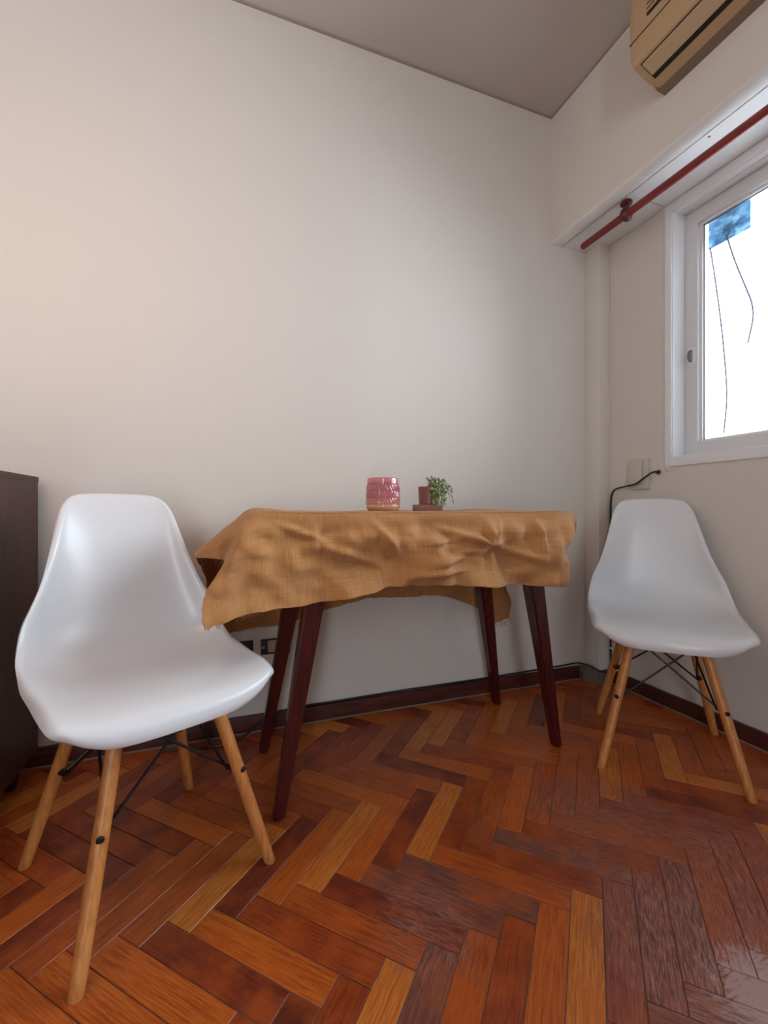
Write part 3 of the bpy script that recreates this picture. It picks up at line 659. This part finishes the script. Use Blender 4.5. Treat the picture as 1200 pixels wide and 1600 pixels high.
# ------------------------------------------------------------------ junction box, hole and cable
jb = thing('junction_box', 'off-white junction box on the right wall left of the window', 'box', (XR, 1.394, 0.942))
M_JB = mat('painted_box', srgb(206, 200, 188), 0.55)
bm = bmesh.new(); box(bm, -0.014, 0, -0.043, 0.043, -0.063, 0.066, 0.003); smart(link('back_box', bm, M_JB, jb))
bm = bmesh.new(); box(bm, -0.026, -0.014, -0.020, 0.040, -0.040, 0.060, 0.005); smart(link('lid', bm, M_JB, jb))
bm = bmesh.new(); tube(bm, [(XR, 1.310, 0.9456), (XR-0.004, 1.310, 0.9456)], 0.011, 20)
gr = smart(link('cable_hole', bm, mat('hole_rim', srgb(150, 146, 140), 0.6))); tag(gr, 'small round wall hole where the black cable enters', 'hole')
bm = bmesh.new(); tube(bm, [(XR-0.003, 1.311, 0.9456), (XR-0.0046, 1.311, 0.9456)], 0.008, 16); link('hole_opening', bm, M_RUBBER, gr)
def P3(path, r, name='cable', par=None, k=8):
    bm = bmesh.new(); tube(bm, smooth_path(path, k), r, 8); return smart(link(name, bm, M_CABLE, par))
path = [(XR-0.002, 1.312, 0.947), (XR-0.016, 1.330, 0.945), (XR-0.030, 1.375, 0.912), (XR-0.030, 1.40, 0.900), (XR-0.022, 1.46, 0.893), (XR-0.012, 1.515, 0.884), (XR-0.006, 1.540, 0.860),
        (XR-0.006, 1.546, 0.80), (XR-0.006, 1.547, 0.60), (XR-0.006, 1.547, 0.35), (XR-0.006, 1.546, 0.15), (XR-0.008, 1.543, 0.085), (1.655, 1.538, 0.062), (1.622, 1.530, 0.054), (1.592, 1.545, 0.062),
        (1.572, 1.585, 0.074), (1.545, 1.625, 0.073), (1.48, YB-0.006, 0.068), (1.35, YB-0.005, 0.066), (1.0, YB-0.005, 0.063), (0.7, YB-0.005, 0.064), (0.4, YB-0.006, 0.062), (0.24, YB-0.010, 0.062), (0.15, YB-0.022, 0.05),
        (0.08, YB-0.05, 0.022), (0.02, YB-0.08, 0.006), (-0.08, YB-0.07, 0.0045), (-0.2, YB-0.05, 0.0045)]
cb = P3(path, 0.0038); tag(cb, 'black cable running from the wall hole down and along the back baseboard', 'cable')
for zc_ in (0.152, 0.70):
    bm = bmesh.new(); box(bm, XR-0.012, XR-0.001, 1.538, 1.552, zc_, zc_+0.007, 0.001); link('cable_clip', bm, M_FRAME, cb)
# ------------------------------------------------------------------ curtain rod
rod = thing('curtain_rod', 'dark red wooden curtain rod hanging below the boxed beam', 'curtain rod', (1.494, 1.31, 1.962))
bm = bmesh.new()
tube(bm, [(0, 0.232, 0), (0, 0.2305-0.004, 0), (0, 0.22, 0), (0, 0.0, 0), (0, -1.9, 0)], [0.007, 0.012, 0.0145, 0.0145, 0.0145], 24); smart(link('pole', bm, M_ROD, rod), 0.9)
def ball(bm, c, r, sc=(1, 1, 1)):
    g = bmesh.ops.create_uvsphere(bm, u_segments=24, v_segments=14, radius=r)['verts']
    for v in g: v.co = Vector((v.co.x*sc[0], v.co.y*sc[1], v.co.z*sc[2]))+Vector(c)
for yb in (0, -1.6):
    bm = bmesh.new(); ball(bm, (0, yb, 0), 0.027, (1, 0.72, 1))
    tube(bm, [(0, yb, 0.02), (0, yb, 0.040)], [0.011, 0.010], 14)
    b_ = link('bracket', bm, M_ROD2, rod, True)
    bm = bmesh.new(); lathe(bm, [(0.006, 0.030), (0.013, 0.033), (0.021, 0.040), (0.022, 0.046), (0.019, 0.0515)], 28, (0, yb, 0)); smart(link('ceiling_rose', bm, M_ROD2, b_))
# ------------------------------------------------------------------ air conditioner
AC0, AC1 = 1.087, 0.25
ac = thing('air_conditioner', 'yellowed beige wall air conditioner mounted on the boxed beam', 'air conditioner', (XB, AC0, 2.209))
def ac_mat(n, c): 
    m = mat(n, c, 0.45); return m
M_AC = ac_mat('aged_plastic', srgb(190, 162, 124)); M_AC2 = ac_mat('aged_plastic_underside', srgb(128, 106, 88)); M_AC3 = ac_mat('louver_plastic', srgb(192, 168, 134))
def acp(bm, name, m, ang=0.5, parent=None):
    bm.transform(Matrix.Translation(-Vector(ac.location))); return smart(link(name, bm, m, parent or ac), ang)
front = [(XB, 2.515), (1.285, 2.515), (1.262, 2.500), (1.250, 2.470), (1.247, 2.40), (1.249, 2.310), (1.252, 2.262), (1.262, 2.243), (1.335, 2.216), (1.378, 2.2125), (1.384, 2.222), (XB, 2.222)]
def ins(p, d, zc=2.36, xc=1.35): return [(x+(xc-x)*d if x < XB-0.001 else x, z+(zc-z)*d) for x, z in p]
bm = bmesh.new(); R = []
for y, d in ((AC0, 0.09), (AC0-0.004, 0.04), (AC0-0.012, 0.008), (AC0-0.024, 0.0), (AC1+0.024, 0.0), (AC1, 0.06)):
    R.append([bm.verts.new((x, y, z)) for x, z in ins(front, d)])
for a, b in zip(R, R[1:]):
    for i in range(len(front)): bm.faces.new((a[i], a[(i+1) % len(front)], b[(i+1) % len(front)], b[i]))
bm.faces.new(R[0]); bm.faces.new(R[-1][::-1]); bmesh.ops.recalc_face_normals(bm, faces=bm.faces)
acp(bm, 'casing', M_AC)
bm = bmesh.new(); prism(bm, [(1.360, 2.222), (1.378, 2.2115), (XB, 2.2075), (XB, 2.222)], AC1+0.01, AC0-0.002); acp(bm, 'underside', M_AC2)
# seam between the front panel and the chassis
bm = bmesh.new(); box(bm, 1.2470, 1.2505, AC1+0.004, AC0-0.006, 2.3118, 2.3140); acp(bm, 'panel_seam', M_PANELDARK)
# intake grille with its slats
bm = bmesh.new(); box(bm, 1.2455, 1.2500, AC1+0.08, AC0-0.070, 2.345, 2.478); g_ = acp(bm, 'intake_grille', M_PANELDARK)
for q in range(9):
    bm = bmesh.new(); z = 2.352+q*0.0145; box(bm, 1.2415, 1.2470, AC1+0.082, AC0-0.072, z, z+0.0075, 0.001); acp(bm, 'slat', M_AC, parent=g_)
# outlet slot and louver on the slanted underside
def onslope(t, off=0): # t from front 0 to back 1
    x = 1.262+(1.335-1.262)*t; z = 2.243+(2.216-2.243)*t; nx, nz = -0.347, -0.938
    return (x+nx*off, z+nz*off)
def slab(t0, t1, o0, o1, y0, y1):
    bm = bmesh.new(); prism(bm, [onslope(t0, o0), onslope(t1, o0), onslope(t1, o1), onslope(t0, o1)], y0, y1); return bm
acp(slab(0.10, 1.0, -0.002, 0.0012, AC1+0.03, AC0-0.028), 'outlet_slot', M_PANELDARK)
acp(slab(0.14, 0.78, 0.0005, 0.0045, AC1+0.034, AC0-0.032), 'louver', M_AC3)
# ------------------------------------------------------------------ dark cabinet at the left edge
cbn = thing('cabinet', 'dark brown wooden cabinet at the left edge behind the left chair', 'cabinet', (-0.76, 1.1, 0))
bm = bmesh.new(); box(bm, -0.22, 0.227, -0.55, 0.50, 0.07, 0.886, 0.003)
for v in bm.verts:
    if v.co.x > 0: v.co.x += 0.020*(0.886-v.co.z)/0.816*-1+0.020*(1-(v.co.z-0.07)/0.816)
o = smart(link('carcass', bm, M_CAB, cbn))
bm = bmesh.new(); box(bm, -0.222, 0.2275, -0.552, 0.502, 0.872, 0.890, 0.002); smart(link('top_board', bm, M_CAB, cbn))
for cx, cy in ((0.19, 0.42), (0.19, -0.48), (-0.18, 0.42), (-0.18, -0.48)):
    bm = bmesh.new(); tube(bm, [(cx-0.009, cy, 0.026), (cx+0.009, cy, 0.026)], 0.026, 24); w_ = smart(link('caster', bm, M_RUBBER, cbn))
    bm = bmesh.new(); box(bm, cx-0.014, cx+0.014, cy-0.012, cy+0.012, 0.050, 0.071, 0.002); link('caster_fork', bm, mat('caster_metal', srgb(110, 104, 100), 0.4, 0.6), w_)
# ------------------------------------------------------------------ blue film and cords outside the glass
def blue_mat():
    m = mat('blue_film', srgb(90, 150, 190), 0.5); k = N(m); n = k.noise(k.mapping(k.obj(), (1, 14, 22)), 1.6, 5, 0.6)
    k.l(k.ramp(n, [(0.35, srgb(40, 96, 140)), (0.5, srgb(84, 146, 184)), (0.62, srgb(160, 206, 220))]), k.b.inputs['Base Color'])
    k.b.inputs['Transmission Weight'].default_value = 0.0
    # thin film: some daylight comes through it
    t = m.node_tree; tl = t.nodes.new('ShaderNodeBsdfTranslucent'); mx = t.nodes.new('ShaderNodeMixShader'); mx.inputs[0].default_value = 0.22
    t.links.new(k.b.inputs['Base Color'].links[0].from_socket, tl.inputs[0]); t.links.new(k.b.outputs[0], mx.inputs[1]); t.links.new(tl.outputs[0], mx.inputs[2])
    t.links.new(mx.outputs[0], t.nodes['Material Output'].inputs[0]); return m
XO = 1.800
bm = bmesh.new(); box(bm, -0.001, 0.001, -0.149, 0, -0.112, 0.008)
fm = link('blue_sheet', bm, blue_mat()); fm.location = (XO, 1.199, 1.932); tag(fm, 'small blue plastic sheet hanging outside at the top corner of the glass', 'sheet')
def ringo(bm, c, R_, r):
    n = 20; pts = [(c[0], c[1]+R_*math.cos(2*math.pi*i/n), c[2]+R_*math.sin(2*math.pi*i/n)) for i in range(n+1)]; tube(bm, pts, r, 6, False)
bm = bmesh.new(); ringo(bm, (-0.004, -0.070, -0.082), 0.013, 0.0022); smart(link('metal_ring', bm, mat('ring_metal', srgb(90, 100, 110), 0.35, 0.8), fm))
M_CORD = mat('grey_cord', srgb(58, 60, 74), 0.7)
def outp(px, py):
    l = (px-600)/685; dx, dy = s+l*c_, c_-l*s; t = (XO-0.006)/dx; return (XO-0.006, dy*t, EYE+(797-py)*t/685)
for lab, pts_ in (('grey cord hanging outside from the metal ring, the shorter right one', [(XO-.006, 1.1300, 1.842), (XO-.006, 1.0980, 1.72), (XO-.006, 1.0620, 1.605), (XO-.006, 1.0430, 1.54), (XO-.006, 1.0400, 1.48), (XO-.006, 1.0560, 1.40)]),
                  ('long thin grey cord hanging outside near the sash stile', [(XO-.006, 1.1880, 1.822), (XO-.006, 1.1660, 1.66), (XO-.006, 1.1450, 1.48), (XO-.006, 1.1300, 1.30), (XO-.006, 1.1280, 1.20), (XO-.006, 1.1380, 1.085)])):
    bm = bmesh.new(); tube(bm, smooth_path(pts_, 6), 0.0034, 6); c2 = smart(link('hanging_cord', bm, M_CORD)); tag(c2, lab, 'cord')
